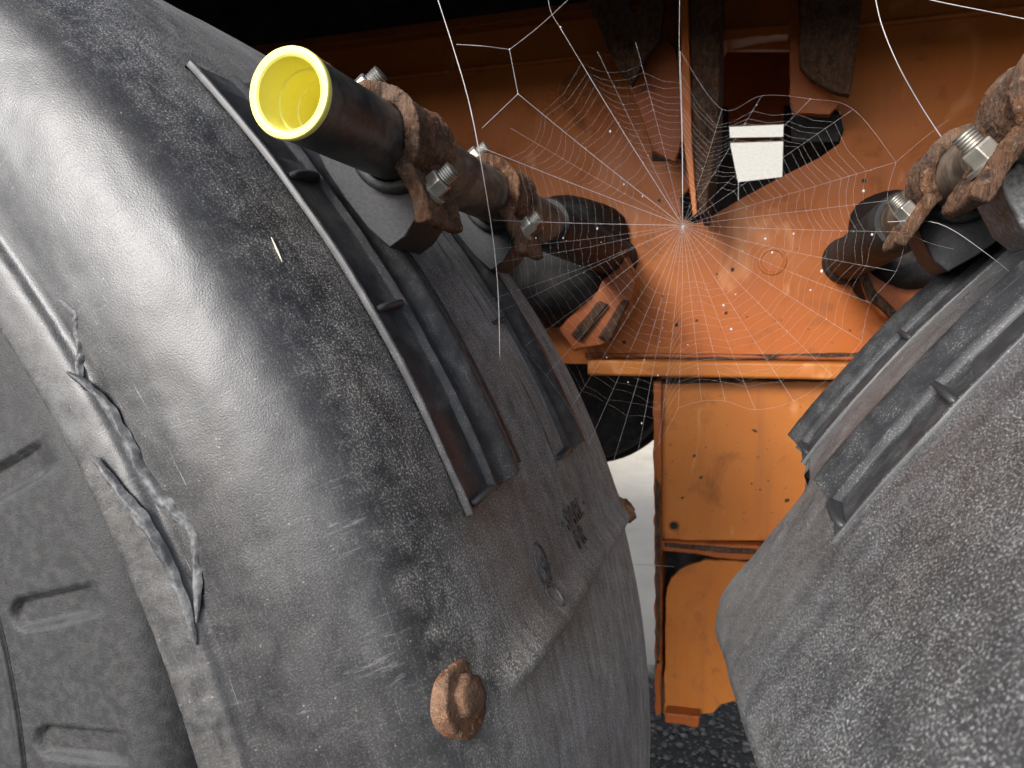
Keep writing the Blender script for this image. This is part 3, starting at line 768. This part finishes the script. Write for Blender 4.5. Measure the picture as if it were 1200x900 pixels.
# rusty spring hangers reaching down in front of the web
def hanger(label, plate_px, lobe_px, hole_px, yp, seed):
    root = empty('spring_hanger', at(plate_px[0][0], plate_px[0][1], yp), label, 'hanger bracket', 'rusty hanger brackets at the top of the frame')
    prism('hanger_plate', [at(x, y, yp) for x, y in plate_px], (0, 1, 0), .012, M_RUSTD, root, .0012, .0012, seed)
    prism('hanger_lobe', [at(x, y, yp + .035) for x, y in lobe_px], (0, 1, 0), .012, M_ORANGED, root, .002, .0008, seed + 1)
    prism('pocket', [at(x, y, YC - .004) for x, y in hole_px], (0, 1, 0), .003, M_DARK, root, .0004)
hanger('dark scaly hanger bracket left of the upright gusset, with a slit near the top',
       [(655, -70), (738, -70), (735, -5), (739, 8), (745, 18), (749, 6), (748, -70), (790, -70), (778, 0), (775, 42), (755, 72), (740, 100), (728, 88), (712, 55), (690, 5)],
       [(775, 40), (792, 55), (799, 90), (800, 165), (792, 190), (765, 178), (748, 130), (734, 100), (750, 70)], [(764, 165), (799, 165), (799, 188), (764, 188)], YC - .10, 11)
hanger('dark scaly hanger bracket right of the square opening',
       [(933, -70), (1020, -70), (1008, 20), (1000, 90), (996, 112), (975, 106), (950, 92), (938, 78)],
       [(926, 0), (936, 30), (938, 84), (965, 100), (984, 120), (972, 134), (930, 132), (926, 120)], [(928, 134), (986, 134), (988, 152), (982, 166), (928, 166)], YC - .10, 17)

# braces carrying the stays
def brace(label, pts, y, stripes, seed):
    root = empty('stay_brace', at(pts[0][0], pts[0][1], y), label, 'brace', 'braces under the stay sockets')
    prism('brace_plate', [at(a, b, y) for a, b in pts], (0, 1, 0), .02, M_ORANGED, root, .002, .002, seed)
    for s_ in stripes:
        prism('rust_rib', [at(a, b, y - .008) for a, b in s_], (0, 1, 0), .0085, M_RUSTD, root, .002, .001, seed + 2)
brace('short brown brace under the left stay socket', [(655, 385), (690, 345), (735, 300), (746, 330), (738, 365), (712, 402), (672, 412)], YC - .07,
      [[(668, 392), (702, 352), (712, 356), (680, 400)], [(700, 396), (728, 352), (738, 352), (714, 400)]], 21)
brace('grimy brace with bent orange edge under the right stay socket', [(1008, 318), (1020, 285), (1040, 265), (1120, 300), (1120, 400), (1050, 380), (1034, 372), (1018, 352)], YC - .07,
      [[(1000, 305), (1008, 280), (1016, 282), (1014, 310), (1026, 340), (1052, 366), (1046, 376), (1016, 348)]], 23)

# air drum below the flange, behind the panel
dr = empty('brake_drum_chamber', at(718, 440, 1.1), 'black round chamber in the dark gap under the left end of the flange', 'brake chamber')
cpt = at(690, 430, 1.12)
lathe('chamber_body', [(-.07, 0), (-.07, .10), (-.06, .128), (-.045, .135), (-.01, .135), (-.01, .142), (.01, .142), (.01, .135), (.12, .130), (.15, .10), (.15, 0)], cpt, (0, 1, 0), M_DARK, dr, 64)
lathe('clamp_band', [(-.012, .1425), (-.012, .1455), (.012, .1455), (.012, .1425)], cpt, (0, 1, 0), M_RUSTD, dr, 64)

# truck body above: floor with cross bearers
body = empty('truck_deck', (0, 1.6, 1.29), 'dark underside of the truck deck above the orange frame', 'truck deck')
BZ = .400 + H
box('floor_panel', (-4, .51, BZ + .06), (4, 1.72, BZ + .10), M_DARK, body)
box('shade_sill', (-4, .50, .300 + H), (4, .55, BZ + .058), M_DARK, body, .004)  # unseen deck edge, added low to shade the upper frame
box('long_bearer', (-4, YC - .02, BZ - .02), (4, YC + .06, BZ + .058), M_DARK, body, .003)
for k in range(7):
    box('cross_bearer', (-3 + k * .95, .555, BZ), (-2.94 + k * .95, 1.7, BZ + .058), M_DARK, body, .003)

# loose stones on the asphalt seen under the frame
rd = random.Random(12); gs = []
for i in range(1100):
    p = Vector((rd.uniform(-.42, .30), rd.uniform(1.15, 1.78), .001)); r_ = rd.uniform(.0025, .0085); v = []
    for h, q in ((0, 1.0), (.5, .85), (.8, .35)):
        for k in range(6): v.append(p + Vector((math.cos(k * 1.047 + i) * r_ * q * rd.uniform(.75, 1.2), math.sin(k * 1.047 + i) * r_ * q * rd.uniform(.75, 1.2), h * r_)))
    f = [(a * 6 + k, a * 6 + (k + 1) % 6, a * 6 + 6 + (k + 1) % 6, a * 6 + 6 + k) for a in (0, 1) for k in range(6)] + [(12, 13, 14, 15, 16, 17)]
    gs.append((v, f))
v, f = join_geo(gs)
o = link('gravel', fix_normals(mesh('gravel', v, f)), m_plain('gravel_stone', (.11, .106, .10), .9, 200, .3, .5, 0, (.3, .3, .3), 0, .3, 90), None, smooth=False)
tag(o, 'loose grey grit lying on the asphalt under the frame', 'gravel', None, 'stuff')
# pale bit of straw caught on the left mudguard
yy = .2603
pc = at(325, 292, yy); th_ = math.degrees(math.atan2(pc.z - CLz, pc.x - CLx)); q = []
for k in range(7):
    t_ = th_ + (k - 3) * .19; y_ = yy + (k - 3) * .0004
    q.append(PL(t_, left_r(y_) + .0006 + shell_bump(t_, y_), y_))
v, f = tube_geo(q, [.0002, .0003, .0004, .0005, .0004, .0003, .0002], 6)
tag(link('straw_bit', mesh('straw_bit', v, f), M_CREAM), 'tiny pale straw sliver lying on the black left mudguard below the yellow plug', 'straw')

# ------------------------------------------------------------------ spider web
def webdepth(px, py):
    dx = (px - 800)
    return .500 - .075 * min(1, abs(dx) / 230) ** 1.2
def W(px, py): return at(px, py, webdepth(px, py))
web = empty('spider_web', W(800, 264), 'dusty spider orb web stretched between the two mudguards', 'spider web')
HUB = (800, 264)
def thread(name, pts, rad, bead=0, depth=None, n=6, kind=None):
    p = catmull([tuple(q) for q in pts], n)
    q = [at(a, b, d) for a, b, d in p] if len(pts[0]) == 3 else [W(a, b) for a, b in p]
    v, f = tube_geo(q, [rad * (1 + .35 * noise.noise(Vector((i * .7, pts[0][0], 0)))) for i in range(len(q))], 5)
    o = link(name, mesh(name, v, f), M_SILK, web)
    return o
T1, T2, T3 = .00012, .000046, .000026
# radial threads: end points (px) in order of angle
rads = [(797, 60), (846, 128), (893, 112), (950, 116), (1000, 128), (1050, 190), (1040, 235), (1060, 272), (1050, 318), (1020, 355), (1010, 400), (975, 440), (930, 470), (885, 480), (850, 470), (822, 470), (795, 478), (772, 520),
        (745, 545), (716, 550), (690, 520), (668, 480), (640, 440), (612, 408), (580, 368), (578, 350), (578, 308), (576, 292), (578, 258), (562, 172), (598, 150), (607, 110), (655, 30), (700, 60), (745, 50)]
rads.sort(key=lambda p: math.atan2(p[1] - HUB[1], p[0] - HUB[0]))
for i, (x, y) in enumerate(rads):
    sag = random.uniform(-2, 2)
    mx, my = (x + HUB[0]) / 2 + sag, (y + HUB[1]) / 2 + 2 + sag
    heavy = (x, y) in ((655, 30), (607, 110), (562, 172), (578, 258), (797, 60))
    thread('radial_thread', [(x, y), (mx, my), HUB], T1 if heavy else T2)
# capture spiral: one long thread visiting the spokes
lim = []
for x, y in rads:
    L_ = math.hypot(x - HUB[0], y - HUB[1]); lim.append(L_)
def spiral(name, k0, k1, N, rad, seed, skip=None):
    rnd = random.Random(seed); segs = []; cur = []
    n = len(rads); turns = N
    prev = None
    for s_ in range(n * turns + 1):
        i = s_ % n; q = s_ / (n * turns)
        Lm = min(lim[i] * .97, 250); fr_ = k0 + (k1 - k0) * q
        rr = Lm * fr_ * (1 + rnd.uniform(-.018, .018)) if k0 > .2 else fr_ * 230 * (1 + rnd.uniform(-.05, .05))
        an = math.atan2(rads[i][1] - HUB[1], rads[i][0] - HUB[0])
        p = (HUB[0] + math.cos(an) * rr, HUB[1] + math.sin(an) * rr)
        if prev is not None:
            if skip and skip(p, q, rnd):
                if len(cur) > 1: segs.append(cur)
                cur = []; prev = p; continue
            m_ = ((p[0] + prev[0]) / 2, (p[1] + prev[1]) / 2)
            d = math.hypot(p[0] - prev[0], p[1] - prev[1])
            cx_, cy_ = HUB[0] - m_[0], HUB[1] - m_[1]; cl = math.hypot(cx_, cy_) or 1
            m_ = (m_[0] + cx_ / cl * d * .06, m_[1] + cy_ / cl * d * .06 + d * .03)
            if not cur: cur = [prev]
            cur += [m_, p]
        prev = p
    if len(cur) > 1: segs.append(cur)
    parts = [tube_geo([W(*p) for p in c], rad, 4) for c in segs if len(c) > 1]
    v, f = join_geo(parts); link(name, mesh(name, v, f), M_SILK, web)
spiral('capture_spiral', .30, .93, 15, T3, 2, lambda p, q, r: r.random() < .05)
spiral('hub_spiral', .04, .20, 6, .00002, 3)
# frame polygon upper left and anchor lines
for c in ([(535, 52), (566, 54), (597, 58)], [(597, 58), (628, 34), (660, 5), (690, -25)], [(597, 58), (602, 84), (607, 110)], [(607, 110), (586, 130), (565, 150)], [(655, 30), (645, 12), (640, -20)]):
    thread('frame_thread', c, T1)
for c in ([(797, 60), (846, 128), (893, 112), (950, 116), (1000, 128), (1050, 190)], [(1050, 190), (1040, 235), (1060, 272), (1050, 318), (1020, 355), (1010, 400)],
          [(1010, 400), (975, 440), (930, 470), (885, 480), (850, 470), (822, 470), (795, 478)], [(795, 478), (772, 520), (745, 545), (716, 550), (690, 520), (668, 480), (640, 440), (612, 408)],
          [(1050, 190), (1085, 160), (1112, 140)], [(1060, 272), (1090, 285), (1118, 292)], [(716, 550), (706, 552), (700, 553)]):
    thread('frame_thread', c, T3 * 1.2)
thread('anchor_thread', [(505, -25, .345), (530, 52, .350), (552, 130, .355), (572, 240, .362), (583, 330, .37), (586, 424, .385)], .00026)
thread('anchor_thread', [(797, -30, .50), (796, 60, .50), (799, 160, .50), (800, 262, .50)], .00010)
thread('anchor_thread', [(1022, -25, .40), (1032, 25, .40), (1052, 75, .40), (1078, 122, .41), (1108, 168, .42), (1140, 215, .43)], .00024)
thread('anchor_thread', [(1040, -12, .36), (1100, 2, .36), (1150, 12, .36), (1215, 25, .36)], .00018)
thread('anchor_thread', [(668, 661, .52), (720, 660, .55), (790, 664, .70)], .00018)
thread('anchor_thread', [(1040, 260, .43), (1100, 262, .42), (1160, 300, .38), (1215, 345, .36)], .00014)
# caught specks
gs = []
rnd = random.Random(9)
def bead(p, r):
    prof = [(-1, 0), (-.7, .7), (0, 1), (.7, .7), (1, 0)]; v = []; f = []
    for h, q in prof:
        for k in range(6): v.append(p + Vector((q * r * math.cos(k * 1.047), q * r * math.sin(k * 1.047), h * r * 1.2)))
    for i in range(4):
        for k in range(6): f.append((i * 6 + k, i * 6 + (k + 1) % 6, (i + 1) * 6 + (k + 1) % 6, (i + 1) * 6 + k))
    return v, f
for (x, y, r) in ((715, 154, .0011), (657, 32, .0010), (848, 358, .0014), (857, 386, .0014), (711, 419, .0008), (755, 422, .0008), (771, 440, .0009), (905, 296, .0012), (963, 318, .0016), (930, 274, .001), (1012, 224, .0012), (700, 268, .0012), (628, 279, .0009),
                  (660, 279, .0009), (752, 496, .0009), (731, 216, .0009), (753, 230, .0008), (597, 58, .0009), (607, 110, .0008), (897, 280, .0012), (950, 340, .0010), (1022, 275, .0011), (862, 345, .0008), (806, 404, .0007), (736, 448, .0008)):
    gs.append(bead(W(x, y), r * .6))
for i in range(90):
    k = rnd.randrange(len(rads)); q = rnd.uniform(.3, .95); x, y = rads[k]
    gs.append(bead(W(HUB[0] + (x - HUB[0]) * q, HUB[1] + (y - HUB[1]) * q + 1), rnd.uniform(.0001, .0003)))
v, f = join_geo(gs); o = link('caught_speck', mesh('caught_speck', v, f), M_SILK, web); tag(o, kind='stuff')
